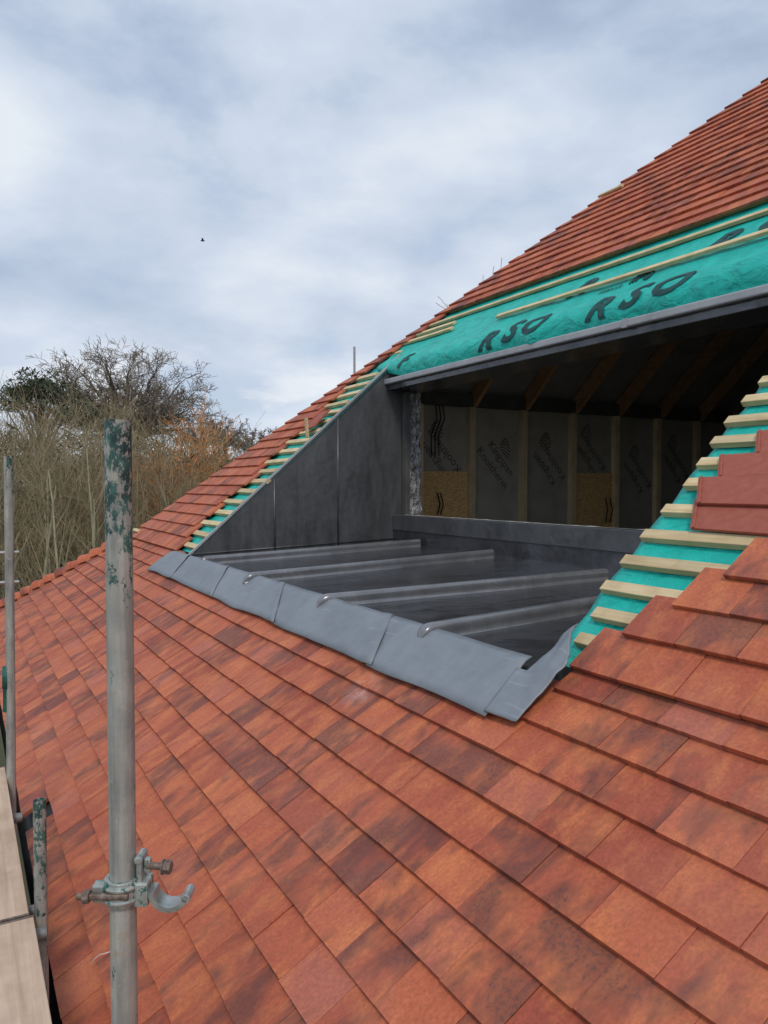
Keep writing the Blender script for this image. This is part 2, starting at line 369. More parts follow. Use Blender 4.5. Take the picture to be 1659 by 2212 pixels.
def text_mesh(body,size,shear=0.0,bold=0.0,fine=0):
    cu=bpy.data.curves.new('t','FONT'); cu.body=body; cu.size=size; cu.shear=shear; cu.align_x='CENTER'; cu.offset=bold; cu.resolution_u=3
    ob=bpy.data.objects.new('t',cu); C.objects.link(ob); bpy.context.view_layer.update()
    dg=bpy.context.evaluated_depsgraph_get(); me=bpy.data.meshes.new_from_object(ob.evaluated_get(dg))
    if fine:
        bm=bmesh.new(); bm.from_mesh(me)
        for ax in (0,1):
            lo=min(v.co[ax] for v in bm.verts); hi=max(v.co[ax] for v in bm.verts); t=lo+fine
            while t<hi:
                no=[0,0,0]; no[ax]=1; co=[0,0,0]; co[ax]=t
                bmesh.ops.bisect_plane(bm,geom=bm.verts[:]+bm.edges[:]+bm.faces[:],plane_co=co,plane_no=no); t+=fine
        bm.to_mesh(me); bm.free()
    vs=[v.co.copy() for v in me.vertices]; fs=[list(p.vertices) for p in me.polygons]
    bpy.data.objects.remove(ob); bpy.data.curves.remove(cu); bpy.data.meshes.remove(me); return vs,fs
def put_text(mb,body,size,fn,shear=0,bold=0,rot=0,dx=0,dy=0,fine=0,sx=1):
    vs,fs=text_mesh(body,size,shear,bold,fine); b=len(mb.v); cr,sr=math.cos(rot),math.sin(rot)
    for v in vs:
        x,y=v.x*sx+dx,v.y+dy; mb.v.append(fn(x*cr-y*sr,x*sr+y*cr))
    for f in fs: mb.idx([b+i for i in f])
for body,size,y,v in (('R',.33,4.86,.07),('S',.33,4.50,.10),('O',.33,4.14,.13),('R',.33,6.40,.05),('S',.33,6.05,.08),('O',.33,5.72,.11),('F',.30,8.15,.10),('R',.36,4.02,.66),('S',.36,3.68,.66),('O',.36,3.34,.66),('R',.34,5.5,.62)):
    mb=MB(); put_text(mb,body,size,lambda a,b_,y=y,v=v: on_drape(y-a,v+b_),.38,.0125,fine=.03,sx=1.22)
    mb.build('lettering',M['ink'],drape)
mb=MB()
for r in (.05,.08,.11):
    pts=[on_drape(4.62-math.cos(t)*r,.54+math.sin(t)*r,.008) for t in [math.radians(-40+20*k) for k in range(13)]]
    mb.tube(pts,[.007]*len(pts),5)
mb.build('emblem',M['ink'],drape)
mb=MB(); put_text(mb,'support',.085,lambda a,b_: on_drape(4.95-a,.48+b_),.2,.001,fine=.05); mb.build('lettering',M['ink'],drape)
# battens
nrm=Vector((-s2,0,c2))
def batten(x,y0,y1,parent=house,n=.0165,tilt=0,w=.052,h=.031):
    mb=MB(); p=upX(x,y0,n); q=upX(x+tilt,y1,n); mb.bar(p,q,w,h,nrm); return mb.build('roof_batten',M['batten'],parent,bevel=.002,seg=1)
for k in range(0,KT-6):
    x=XK+(-.03+k*G2+.19)*c2-.06
    if x>5.0: break
    batten(x,8.52+random.uniform(-.05,.10),min(9.42,HIP-x-.12),tilt=random.uniform(-.012,.012),w=.066,h=.040,n=.020)
for i,(px,py) in enumerate(((1247,1385),(1283,1330),(1303,1272),(1345,1217),(1388,1162),(1432,1108),(1480,1052),(1508,1008),(1537,962),(1567,918),(1604,873),(1640,832),(1676,790),(1710,750),(1745,715),(1775,675))):
    h=onup(px,py); batten(h.x,h.y-.02,[2.2,2.02,1.95,1.8,1.8,1.6,1.5][i] if i<7 else 1.0,n=.0185,w=.060,h=.035)
batten(5.44,-2,8.62,n=.036); batten(5.12,-2,6.63,n=.054); batten(5.20,7.62,8.86,n=.040); batten(5.32,7.75,8.76,n=.034); batten(5.06,8.60,9.0,n=.02)
batten(5.66,-2,8.45,n=.012)
for x in (2.35,7.1):
    mb=MB(); p=upX(x,HIP-x-.35,.078); q=upX(x,HIP-x+.04,.078); mb.bar(p,q,.05,.027,nrm); mb.build('roof_batten',M['batten'],house)
# lead deck
DX0,DX1=2.2,4.86
def dz(x): return -.815+(x-DX0)/(DX1-DX0)*.095
def ondeck(px,py):
    kk=.095/(DX1-DX0); return hit(px,py,(-kk,0,1),-.815-kk*DX0)
mb=MB(); mb.prism([(DX0,2.57,dz(DX0)),(DX1,2.57,dz(DX1)),(DX1,8.51,dz(DX1)),(DX0,8.51,dz(DX0))],[(DX0,2.57,-.9),(DX1,2.57,-.9),(DX1,8.51,-.9),(DX0,8.51,-.9)])
deck=mb.build('lead_deck',M['deck'],house,label='dark lead sheet balcony deck with raised rolls')
for (a,b,c,d) in ((428,1221,905,1180),(525,1260,1062,1205),(684,1312,1308,1252),(904,1384,1500,1282)):
    p=ondeck(a,b); q=ondeck(c,d)
    if q.x>4.84:
        t=(4.84-p.x)/(q.x-p.x); q=p+(q-p)*t
    dr=(q-p).normalized(); sd=Vector((0,0,1)).cross(dr).normalized(); mb=MB(); rows=[]
    ts=[0,.006,.014,.024,.034]+[.05+.95*i/22 for i in range(23)]
    for t in ts:
        cpt=p+(q-p)*t; fall=math.sqrt(max(0,1-(1-min(1,t/.034))**2)); hgt=.090*(.05+.95*fall); ww=(1.15+.03*noise.noise(cpt*5))*(.45+.55*fall)
        rows.append([cpt+sd*w*ww+Vector((0,0,h*hgt-.003)) for w,h in ((-.060,0),(-.034,.04),(-.030,.42),(-.036,.64),(-.029,.90),(-.012,1),(.012,1),(.029,.90),(.036,.64),(.030,.42),(.034,.04),(.060,0))])
    mb.grid(rows); mb.face(rows[0]); mb.build('lead_roll',M['roll'],deck,smooth=True)
# lead apron pieces
segs=[((9.05,9.10),(8.32,8.0)),((8.38,8.06),(6.95,6.50)),((7.01,6.56),(5.55,5.0)),((5.61,5.06),(3.85,3.56)),((3.91,3.62),(2.62,2.56))]
for si,((ya,yb),(yc,yd)) in enumerate(segs):
    mb=MB(); rows=[]; NS=26
    for i in range(NS+1):
        t=i/NS; row=[]; yt=ya+(yc-ya)*t; ybm=yb+(yd-yb)*t
        w=noise.noise(Vector((ybm*1.6,9,si*3))); 
        for q in range(8):
            f=q/7; y=yt+(ybm-yt)*f
            s=(2.25-XE)/c1-(.375+.022*w)*f
            nn=.066-.008*f+.009*noise.noise(Vector((y*2.6,f*2.5,si)))+(.010 if t>.93 and si<4 else 0)
            p=frl(y,s,nn)
            if q==0: p.z=max(p.z-.02,-.80)
            row.append(p)
        rows.append(row)
    mb.grid([list(reversed(r)) for r in rows]); o=mb.build('lead_apron',M['apron'],house,smooth=True)
    sm=o.modifiers.new('Solidify','SOLIDIFY'); sm.thickness=.006; sm.offset=-1
a_=onlow(1118,1443,.072); b_=onup(1250,1348,.06); cc_=onup(1228,1436,.100); d_=onlow(1114,1562,.060); e_=onlow(1046,1536,.068); am=onlow(1140,1451,.068)
mb=MB(); rows=[]
for i in range(29):
    t=i/28; row=[]
    top=a_.lerp(am,t/.2) if t<.2 else am.lerp(b_,(t-.2)/.8)
    bot=(e_.lerp(d_,t/.35) if t<.35 else d_.lerp(cc_,(t-.35)/.65))
    for q in range(15):
        f=q/14; p=top.lerp(bot,f); p=p+Vector((-.4,0,.9))*(.035*math.sin(math.pi*f)*t+.026*t*noise.noise(p*7)+.018*t*noise.noise(p*18)+.02*t*t*max(0,f-.8)/.2)
        row.append(p)
    rows.append(row)
mb.grid([list(reversed(r)) for r in rows]); o=mb.build('lead_apron',M['apron'],house,smooth=True,label='curled up corner flap of the lead apron')
sm=o.modifiers.new('Solidify','SOLIDIFY'); sm.thickness=.006; sm.offset=-1
# cheeks
def cheek(y0,y1,lab,seams):
    mb=MB(); P=[(2.22,-.86),(2.22,-.80),(4.99,1.69),(4.99,-.86)] if seams else [(2.22,-.86),(2.22,-.85),(4.99,1.63),(4.99,-.86)]
    mb.prism([(x,y0,z) for x,z in P],[(x,y1,z) for x,z in P]); o=mb.build('lead_cheek',M['cheek'],house,label=lab)
    if seams:
        for x in seams:
            zt=-2.83+.9*x+.02; m2=MB(); m2.abox(x-.02,x+.02,y0-.008,y0+.01,dz(x)+.0,zt); m2.build('lead_seam',M['cheek'],o,bevel=.004)
            m2=MB(); m2.tube([Vector((x+.03,y0-.006,dz(x))),Vector((x+.03,y0-.006,zt))],[.012,.012],8); m2.build('lead_seam',M['cheek'],o,smooth=True)
        m2=MB(); m2.tube([Vector((2.26,y0-.008,dz(2.26)+.05)),Vector((4.9,y0-.008,dz(4.9)+.05))],[.008,.008],6); m2.build('lead_seam',M['cheek'],o,smooth=True)
        m2=MB(); m2.bar((2.2,y0-.004,-.80),(4.97,y0-.004,1.68),.016,.03,(0,0,1)); m2.build('lead_edge',M['fascia'],o,bevel=.004)  # pale lead puts the bright highlight on the fold into its colour
    return o
cheek(8.5,8.56,'dark lead clad cheek wall beside the opening',(3.22,4.05))
cheek(2.575,2.52,'lead clad cheek wall at the near side of the balcony',None)
# upstand
mb=MB(); mb.abox(4.86,4.97,2.57,8.5,-.9,-.37); up=mb.build('lead_upstand',M['deck'],house,bevel=.012,label='lead clad upstand under the opening')
mb=MB(); mb.abox(4.852,4.97,5.0,8.49,-.56,-.366); mb.build('lead_capping',M['cheek'],up,bevel=.008)
mb=MB(); mb.abox(4.849,4.97,2.57,5.03,-.56,-.363); mb.build('lead_capping',M['cheek'],up,bevel=.008)
mb=MB(); rows=[]
for i in range(90):
    y=2.6+5.8*i/89; h=max(.001,.012*noise.noise(Vector((y*5,2,0)))+.006*noise.noise(Vector((y*19,4,0))))
    rows.append([(4.972,y,-.375),(4.972,y,-.366+h),(5.01,y,-.366+h),(5.01,y,-.375)])
mb.grid(rows); mb.build('foam_edge',M['foam'],house)
# head of the opening
mb=MB(); mb.abox(4.735,5.10,2.4,8.60,1.285,1.352); fas=mb.build('lead_fascia',M['fascia'],house,bevel=.012,label='pale lead fascia under the green membrane')
p=onX(1348,690,4.73); mb=MB(); mb.abox(4.727,4.75,p.y-.025,p.y+.025,1.28,1.355); mb.build('lead_seam',M['fascia'],fas,bevel=.003)
mb=MB(); mb.abox(4.79,5.28,2.4,8.6,1.215,1.285); mb.build('lead_soffit',M['deck'],house,bevel=.006)
mb=MB(); mb.abox(5.0,5.07,8.42,8.52,-.37,1.2); mb.build('jamb',M['dark'],house)
mb=MB(); rows=[]
for i in range(60):
    z=-.37+1.57*i/59; rows.append([(5.08+.026*j+.018*noise.noise(Vector((j*3,z*9,1))),8.47+.05*noise.noise(Vector((j*1.3,z*8,4)))+.02*noise.noise(Vector((j*3,z*20,7))),z) for j in range(8)])
mb.grid(rows); mb.build('foil_wrap',M['foil'],house)
# interior
WY=9.4
mb=MB(); mb.abox(5.0,13,WY+.12,WY+.2,-1.1,1.5); mb.build('inner_wall',M['dark'],house)
mb=MB(); mb.abox(5.0,13.5,-3.9,WY+.2,-1.15,-1.0); mb.build('loft_floor',M['floor'],house)
mb=MB(); mb.abox(12.6,12.7,-3.9,WY,-1.0,2.4); mb.build('inner_wall',M['plaster'],house)
mb=MB(); mb.abox(7.6,12.6,1.0,1.1,-1.0,4.6); mb.build('inner_wall',M['plaster'],house)  # unseen partition, added and cut short to let daylight into the loft
spx=[905,1018,1130,1237,1330,1420,1505,1590,1670]
sx=[onY(p,1000,WY).x for p in spx]
for x in sx:
    mb=MB(); mb.abox(x-.055,x+.055,WY-.04,WY+.12,-1.0,1.18); mb.build('timber_stud',M['stud'],house,bevel=.003)
for i in range(len(sx)-1):
    mb=MB(); mb.abox(sx[i]+.058,sx[i+1]-.058,WY+.05,WY+.11,-1.0,1.18); bd=mb.build('insulation_board',M['insul'],house)
    cx=(sx[i]+sx[i+1])/2
    if i<6:
        rot=math.radians(-48 if i in (1,) else 132); cz_=[.46,.33,.36,.52,.22,.40][i]; cx+=[-.06,0,.05,-.06,.06,0][i]
        fn=lambda a,b_,cx=cx,cz_=cz_: Vector((min(sx[i+1]-.065,max(sx[i]+.065,cx+a)),WY+.046,cz_+b_))
        mb=MB(); put_text(mb,'Kingspan',.18,fn,0,.0,rot,0,.08); put_text(mb,'Kooltherm',.18,fn,0,.0,rot,0,-.14)
        mb.build('lettering',M['print'],bd)
        mb=MB(); ox,oz=(.18,.26) if i==1 else (-.06,.36)
        for k in range(6):
            wd=math.sqrt(max(.05,1-((k-2.5)/3)**2))
            pts=[Vector((cx+ox+(-.10+.20*t/8)*wd, WY+.046, cz_+oz+.10-.042*k+.04*math.sin(t/8*math.pi+k*.3))) for t in range(9)]
            mb.tube(pts,[.008]*9,4)
        mb.build('emblem',M['print'],bd)
for i in (0,3):
    mb=MB(); t=onY(950,1018,WY).z; mb.abox(sx[i]+.060,sx[i+1]-.060,WY+.015,WY+.04,-.95,t-.0); mb.build('strand_board',M['osb'],house)
for (px,py0,py1) in ((945,1065,1112),(952,1065,1112),(1308,1075,1128),(1318,1075,1128)):
    a=onY(px,py0,WY-.03); b=onY(px,py1,WY-.03); mb=MB(); mb.tube([a,a.lerp(b,.5)+Vector((.03,-.02,0)),b],[.010]*3,6); mb.build('cable',M['black'],house,smooth=True)
for px in (940,948,956):
    a=onY(px,870,WY-.03); b=onY(px-8,985,WY-.03); mb=MB(); mb.tube([a,a.lerp(b,.3)+Vector((.04,-.02,0)),a.lerp(b,.6)+Vector((-.03,0,0)),b],[.009]*4,6); mb.build('cable',M['black'],house,smooth=True)
mb=MB(); mb.abox(5.0,12.5,WY-.1,WY+.12,1.18,1.36); mb.build('wall_plate',M['dark'],house)
mb=MB(); mb.face([frhu(XK+.9*c2+.12,.9,-.06),frhu(XK+9.2*c2+.1,9.2,-.06),frhu(16.3-9.2*c2-.1,9.2,-.06),frhu(16.3-.9*c2-.12,.9,-.06)]); mb.build('roof_lining',M['lining'],house)
mb=MB(); mb.face([upX(5.28,-4,-.17),upX(5.28,HIP-5.28-.3,-.17),upX(9.1,HIP-9.1-.3,-.17),upX(9.1,-4,-.17)]); mb.build('roof_lining',M['lining'],house)
for x in sx[1:]+[sx[-1]+.9]:
    y1=max(HIP-x+.2,5.0); sA=(HIP-XK-9.5)/c2; sB=(HIP-XK-y1)/c2
    if sB<sA+.3: continue
    mb=MB(); mb.bar(frhu(x,sA,-.19),frhu(x,sB,-.19),.07,.22,(0,s2,c2)); mb.build('rafter',M['rafter'],house,bevel=.004)
for y in (3.4,4.0,4.6,5.2,5.8,6.4,7.0,7.6,8.2):
    mb=MB(); mb.bar(upX(5.32,y,-.25),upX(min(9.2,HIP-y-.4),y,-.25),.05,.17,nrm); mb.build('rafter',M['rafter'],house,bevel=.004)
# body of the house
mb=MB()
mb.abox(.75,1.05,-3.9,13.4,-CZ,-2.2); mb.abox(17.5,17.8,-3.9,13.4,-CZ,-2.2); mb.abox(1.05,17.5,13.1,13.4,-CZ,-2.2); mb.abox(1.05,17.5,-3.9,-3.6,-CZ,-2.2)
mb.build('wall',M['brick'],house)
mb=MB(); mb.abox(.42,.445,-3.9,13.8,-2.45,-2.13); mb.abox(.445,.75,-3.9,13.8,-2.45,-2.42); mb.build('eaves_board',M['fascia_wood'],house)

# ------------------------------------------------------------------ loose tiles and bits
M['loose']=simple('plain tile red',(.30,.078,.050),(.37,.108,.070),22,.7,0,.4)
def cut_tile(px4,label,n):
    P=[onup(x,y,n) for x,y in px4]; o_=sum(P,Vector())/4; t=empty('loose_roof_tile',o_,label,'roof tile')
    mb=MB(); mb.prism(P,[p-nrm*.016 for p in P]); mb.build('slab',M['loose'],t,bevel=.003)
    a,b=P[3],P[0]; inn=(P[1]-P[0]).normalized()*.02
    mb=MB(); mb.bar(a+inn+nrm*.003,b+inn+nrm*.003,.010,.008,nrm); mb.build('interlock_rib',M['loose'],t,bevel=.002)
cut_tile([(1500,1078),(1760,1076),(1760,1160),(1490,1140)],'large plain red tile lying on the right hand battens, lowest of four',.060)
cut_tile([(1508,1030),(1760,1020),(1760,1092),(1503,1086)],'plain red tile lapped over the lowest loose one on the right hand battens',.080)
cut_tile([(1553,982),(1760,968),(1760,1020),(1549,1029)],'plain dark red tile on the right hand battens, just above the lapped pair',.060)
cut_tile([(1634,930),(1760,918),(1760,966),(1630,978)],'plain red tile cut off by the right picture edge, topmost of four loose ones',.060)
def loose_tile(px,py,rot,label,mat,n=.055,L=.34,W=.30):
    h=onup(px,py,n); t=empty('loose_roof_tile',h,label,'roof tile')
    ey=Vector((0,-1,0)); es=Vector((c2,0,s2)); cr,sr=math.cos(rot),math.sin(rot); ax=ey*cr+es*sr; ay=es*cr-ey*sr; nn=nrm
    mb=MB(); mb.box(h,ax*W/2,ay*L/2,nn*.008); mb.build('slab',mat,t,bevel=.003)
    for e in (-1,1):
        mb=MB(); mb.box(h+ax*e*(W/2-.02)+nn*.011,ax*.006,ay*(L/2-.01),nn*.004); mb.build('interlock_rib',mat,t,bevel=.002)
    return t
loose_tile(683,908,math.radians(12),'red tile lying tilted on the short battens beside the lead cheek',M['loose'],.10,.36,.28)
h=onup(666,938,.05); mb=MB(); mb.box(h+Vector((-.02,0,.08)),(.012,0,.0),(0,.03,0),(-.01,0,.12)); tag(mb.build('timber_offcut',M['batten'],None,h,bevel=.003),'small pale offcut standing upright on the battens below the tilted tile','offcut')
h=onlow(215,2068,.045); mb=MB(); pts=[onlow(x,y,.050+dn) for x,y,dn in ((197,2085,.0),(203,2072,.01),(216,2062,.015),(232,2058,.01),(242,2054,.0))]
mb.tube(pts,[.0018]*5,6); tag(mb.build('wire_offcut',M['white'],None,h,smooth=True),'short curl of pale wire on the tiles behind the near pole','wire')
# ------------------------------------------------------------------ scaffold
def hollow(mb,p,q,r=.02415,n=24,t=.004):
    p=Vector(p); q=Vector(q); d=(q-p).normalized(); a=Vector((0,0,1)) if abs(d.z)<.9 else Vector((1,0,0)); x=d.cross(a).normalized(); y=d.cross(x)
    rings=[]
    for c,rr in ((p,r-t),(p,r),(q,r),(q,r-t),(q-d*.25,r-t)):
        rings.append([c+(x*math.cos(2*math.pi*k/n)+y*math.sin(2*math.pi*k/n))*rr for k in range(n)]); rings[-1].append(rings[-1][0])
    mb.grid(rings); mb.face(rings[-1][:-1])
def pole(p,q,label,mat,origin=None,name='scaffold_pole',group=None):
    mb=MB(); hollow(mb,p,q); o=mb.build(name,mat,None,p,smooth=True); 
    e=o.modifiers.new('Edge','EDGE_SPLIT'); e.split_angle=math.radians(50)
    return tag(o,label,'scaffold pole',group)
tp=at(256,1.4,0); PX,PY=tp.x,tp.y
topz=ray(256,908); topz=topz.z*(1.4/(topz.dot(FH)))
pole((PX,PY,-CZ),(PX,PY,topz),'tall grey scaffold pole nearest the camera with flaking green paint at its top',pole_material('near pole paint',CZ+topz-.45,CZ+topz,.20,.50))
a=at(20,4.2,0); lz=ray(20,985); lz=lz.z*(4.2/lz.dot(FH)); b=at(3,4.2,0)
lp=pole((b.x,b.y,-CZ),(a.x,a.y,lz),'slim scaffold pole standing at the left picture edge, green band low on it',pole_material('left pole paint',CZ+lz-.5,CZ+lz,.22,.8))
a2=at(9,4.2,-1.12); b2=at(9.6,4.2,-1.0); mb=MB(); hollow(mb,a2,b2,.0262,20)
mb.build('paint_band',simple('green band',(.01,.07,.06),(.03,.14,.11),40,.5),lp,smooth=True)
c=at(75,2.95,0); z=ray(75,1728); z=z.z*(2.95/z.dot(FH))
pole((c.x,c.y,-CZ),(c.x,c.y,z),'short scaffold pole stub ending just above the eaves beside the boards',pole_material('stub paint',CZ+z-.5,CZ+z,.12,.4))
c=at(766,16,0); z=ray(766,749); z=z.z*(16/z.dot(FH))
pole((c.x,c.y,-CZ),(c.x,c.y,z),'distant scaffold pole tip rising behind the sloping roof hip',M['steel'])
for py,lab in ((1193,'upper of two scaffold rails beyond the left pole'),(1257,'lower of two scaffold rails beyond the left pole')):
    e=at(38,9.9,0); zz=ray(38,py); zz=zz.z*9.9/zz.dot(FH); pole((e.x-2.6,e.y,zz),(e.x,e.y,zz),lab,M['steel'],name='scaffold_rail')
BZ=-1.62
for px,py,lab in ((86,1965,'scaffold tube under the board joint with its end towards the eaves'),(100,2015,'scaffold tube just in front of the board joint tube, end towards the eaves'),(48,1765,'scaffold tube under the far boards behind the pole stub')):
    e=onZ(px,py,BZ-.085); pole((e.x-1.6,e.y,BZ-.085),(e.x,e.y,BZ-.085),lab,M['steel_dull'],name='scaffold_tube')
pole((.10,-2,BZ-.135),(.10,6,BZ-.135),'long scaffold ledger tube running under the boards along the eaves',M['steel_dull'],name='scaffold_tube')
def sboard(x1,y0,y1,lab,j=0):
    x0=x1-.222; mb=MB(); o_=Vector(((x0+x1)/2,(y0+y1)/2,BZ-.038)); t=empty('scaffold_board',o_,lab,'scaffold board')
    mb.abox(x0,x1,y0,y1,BZ-.038+j,BZ+j); mb.build('plank',M['board'],t,bevel=.004)
    for y in (y0,y1):
        mb=MB(); s=1 if y==y1 else -1
        mb.abox(x0-.001,x1+.001,min(y-s*.010,y+s*.0025),max(y-s*.010,y+s*.0025),BZ-.0395+j,BZ+.0012+j); mb.build('end_band',M['rust'],t)
XB=.220
JY=onZ(72,1976,BZ).y
names=['innermost','second from the eaves','third from the eaves']
for i in range(3):
    sboard(XB-i*.23,-.8,JY-.006,'pale scaffold board in front of the joint, %s'%names[i])
    sboard(XB-.014-i*.23,JY+.006,JY+1.75,'pale scaffold board beyond the joint, %s'%names[i],.002)
# coupler on the near pole
cz=ray(268,1918); cz=cz.z*1.4/cz.dot(FH)
cp=empty('scaffold_coupler',(PX,PY,cz),'open scaffold coupler clamped low on the near pole, its jaw hanging open','scaffold coupler',local=True,rz=-TH)
def arcband(mb,cx,czz,r0,r1,w,a0,a1,n,axis):
    rows=[]
    for i in range(n+1):
        t=math.radians(a0+(a1-a0)*i/n); co,si=math.cos(t),math.sin(t); row=[]
        for rr,ww in ((r0,-w),(r1,-w),(r1+.0015,0),(r1,w),(r0,w),(r0,-w)):
            row.append(Vector((cx+rr*co,rr*si,czz+ww)) if axis=='z' else Vector((cx+rr*co,ww,czz+rr*si)))
        rows.append(row)
    mb.grid(rows); mb.face(rows[0][:-1]); mb.face(rows[-1][:-1])
mb=MB(); arcband(mb,0,0,.0245,.0325,.023,20,340,28,'z'); mb.build('collar',M['coupler'],cp,bevel=.0015)
for hz_ in (.012,-.012):
    mb=MB(); arcband(mb,0,hz_,.0322,.0365,.004,30,330,24,'z'); mb.build('rib',M['coupler'],cp)
mb=MB(); mb.abox(-.050,-.028,-.024,.000,-.017,.017); mb.build('flange',M['coupler'],cp,bevel=.004)
mb=MB(); mb.abox(.026,.052,-.022,.022,-.026,.020); mb.build('saddle',M['coupler'],cp,bevel=.004)
mb=MB(); mb.tube([Vector((-.074,-.030,0)),Vector((.02,-.030,0))],[.0065,.0065],12); mb.tube([Vector((-.062,-.030,0)),Vector((-.050,-.030,0))],[.0125,.0125],6); mb.build('bolt',M['rust'],cp,bevel=.001)
mb=MB(); arcband(mb,.090,.002,.0285,.0385,.021,185,335,18,'y'); mb.tube([Vector((.090+.034*math.cos(math.radians(338)),-.021,.002+.034*math.sin(math.radians(338)))),Vector((.090+.034*math.cos(math.radians(338)),.021,.002+.034*math.sin(math.radians(338))))],[.0085,.0085],10); mb.build('jaw',M['steel'],cp,bevel=.0015)
mb=MB(); mb.abox(.030,.040,-.018,.018,.016,.062); mb.abox(.040,.053,-.006,.006,.030,.058); mb.tube([Vector((.034,-.020,.060)),Vector((.034,.020,.060))],[.008,.008],10); mb.build('hinge_plate',M['coupler'],cp,bevel=.003)
mb=MB(); mb.tube([Vector((.046,-.002,.044)),Vector((.092,-.006,.042))],[.0065,.0065],12); mb.build('eye_bolt',M['rust'],cp)
mb=MB(); mb.tube([Vector((.078,-.005,.0425)),Vector((.092,-.006,.042))],[.0125,.0125],6); mb.tube([Vector((.074,-.005,.0425)),Vector((.078,-.005,.0425))],[.014,.014],14); mb.build('nut',M['rust'],cp,bevel=.001)

# ------------------------------------------------------------------ trees
def grow(ms,p,d,L,r,lvl,P,rg):
    n_=P['seg'][lvl]; pts=[p.copy()]; rad=[r]; dirs=[d.copy()]
    for i in range(n_):
        d=(d+Vector((rg.uniform(-1,1),rg.uniform(-1,1),rg.uniform(-1,1)))*P['wob'][lvl]+Vector((0,0,P['up'][lvl]))).normalized()
        p=p+d*(L/n_); pts.append(p.copy()); dirs.append(d.copy()); rad.append(max(P['rmin'],r*(1-(i+1)/n_*(1-P['tap']))))
    ms[0 if lvl<P['tl'] else 1].tube(pts,rad,7 if r>.12 else 5 if r>.05 else 3,cap=False)
    if lvl+1<P['n']:
        for c in range(P['kids'][lvl]):
            t=P['st'][lvl]+(1-P['st'][lvl])*(c+rg.random())/P['kids'][lvl]; f=t*n_; i=min(int(f),n_-1); q=pts[i].lerp(pts[i+1],f-i); dd=dirs[i+1]
            ax=dd.cross(Vector((rg.uniform(-1,1),rg.uniform(-1,1),rg.uniform(-1,1)))).normalized()
            nd=Matrix.Rotation(math.radians(rg.uniform(*P['ang'][lvl])),3,ax)@dd
            grow(ms,q,nd,L*P['lr'][lvl]*rg.uniform(.75,1.1),max(P['rmin'],rad[i]*P['rr']),lvl+1,P,rg)
def fit_top(ms,origin,topz):
    zs=[v.z for m in ms for v in m.v]; k=(topz-origin.z)/(max(zs)-origin.z)
    for m in ms: m.v=[origin+(v-origin)*k for v in m.v]
def zpx(py,d): return (1050-py)/1650*d
def bare_tree(name,origin,h,seed,label,P,mt,mw,topz,group=None,r0=.4):
    rg=random.Random(seed); origin=Vector(origin); t=empty(name,origin,label,'tree',group); ms=(MB(),MB())
    grow(ms,origin,Vector((0,0,1)),h,r0,0,P,rg); fit_top(ms,origin,topz)
    ms[0].build('trunk',mt,t,smooth=True); ms[1].build('crown',mw,t); return t
def dome_tree(name,origin,cz_,rx,rz,nl,seed,label,mt,mw,rmin,tr=.45,nk=11,kids=(6,5)):
    rg=random.Random(seed); o=Vector(origin); t=empty(name,o,label,'tree'); ms=(MB(),MB())
    cc=Vector((o.x,o.y,cz_)); fork=cc-Vector((0,0,rz*.45)); ms[0].tube([o,o.lerp(fork,.5)+Vector((.15,0,0)),fork],[tr,tr*.8,tr*.75],8,False)
    P=dict(n=3,seg=[4,3,3],wob=[.28,.3,.32],up=[.05,.02,.0],kids=list(kids),st=[.2,.2],ang=[(25,65),(25,65)],lr=[.58,.6],rr=.5,tap=.35,rmin=rmin,tl=0)
    for i in range(nl):
        z=-.30+1.3*((i+.5)/nl); z=min(.985,z); az=i*2.39996+rg.uniform(-.3,.3); h=math.sqrt(max(0,1-z*z)); dv=Vector((h*math.cos(az)*rx,h*math.sin(az)*rx,z*rz))*rg.uniform(.76,.92)
        end=cc+dv; ctl=fork.lerp(cc+Vector((dv.x*.55,dv.y*.55,dv.z*.35)),.75)+Vector((rg.uniform(-.5,.5),rg.uniform(-.5,.5),rg.uniform(-.3,.6)))
        pts=[];rad=[]; m=10
        for q in range(m+1):
            f=q/m; p=fork*(1-f)**2+ctl*2*f*(1-f)+end*f*f; p=p+Vector((rg.uniform(-1,1),rg.uniform(-1,1),rg.uniform(-1,1)))*.22*f*(1 if q<m else .3); pts.append(p); rad.append(max(rmin*1.6,tr*.42*(1-f)**1.1))
        ms[0].tube(pts,rad,5,False)
        for c in range(nk):
            f=.35+.65*(c+rg.random())/nk; q=min(m-1,int(f*m)); d=(pts[q+1]-pts[q]).normalized(); out=(pts[q]-cc); out=out.normalized() if out.length>.01 else Vector((0,0,1))
            d=(d*.6+out*.5+Vector((rg.uniform(-1,1),rg.uniform(-1,1),rg.uniform(-1,1)))*.9).normalized()
            grow((ms[1],ms[1]),pts[q],d,rx*rg.uniform(.14,.24),max(rmin,rad[q]*.5),0,P,rg)
    ms[0].build('trunk',mt,t,smooth=True); ms[1].build('crown',mw,t); return t
def dup(root,loc,s,label=None,rz=0,group=None):
    r=root.copy(); C.objects.link(r); r.location=Vector(loc)+Vector((0,0,CZ)); r.scale=(s,s,s); r.rotation_euler=(0,0,rz); ORG[r.name]=Vector(loc)
    if label: r['label']=label
    if group: r['group']=group
    for ch in root.children:
        c=ch.copy(); C.objects.link(c); c.parent=r; ORG[c.name]=Vector(loc)
    return r
oak=dome_tree('bare_oak',at(278,50,-CZ),zpx(888,50),6.3,zpx(728,50)-zpx(888,50),38,11,'broad domed bare oak rising behind the dark evergreen on the left',M['bark'],M['twig'],.013,.55,9,(6,5))
far=dome_tree('bare_tree',at(488,95,-CZ),zpx(945,95),3.6,zpx(898,95)-zpx(945,95),18,21,'rounded far bare tree just left of the roof hip, nearest the thicket',M['far_twig'],M['far_twig'],.024,.3,9,(5,4))
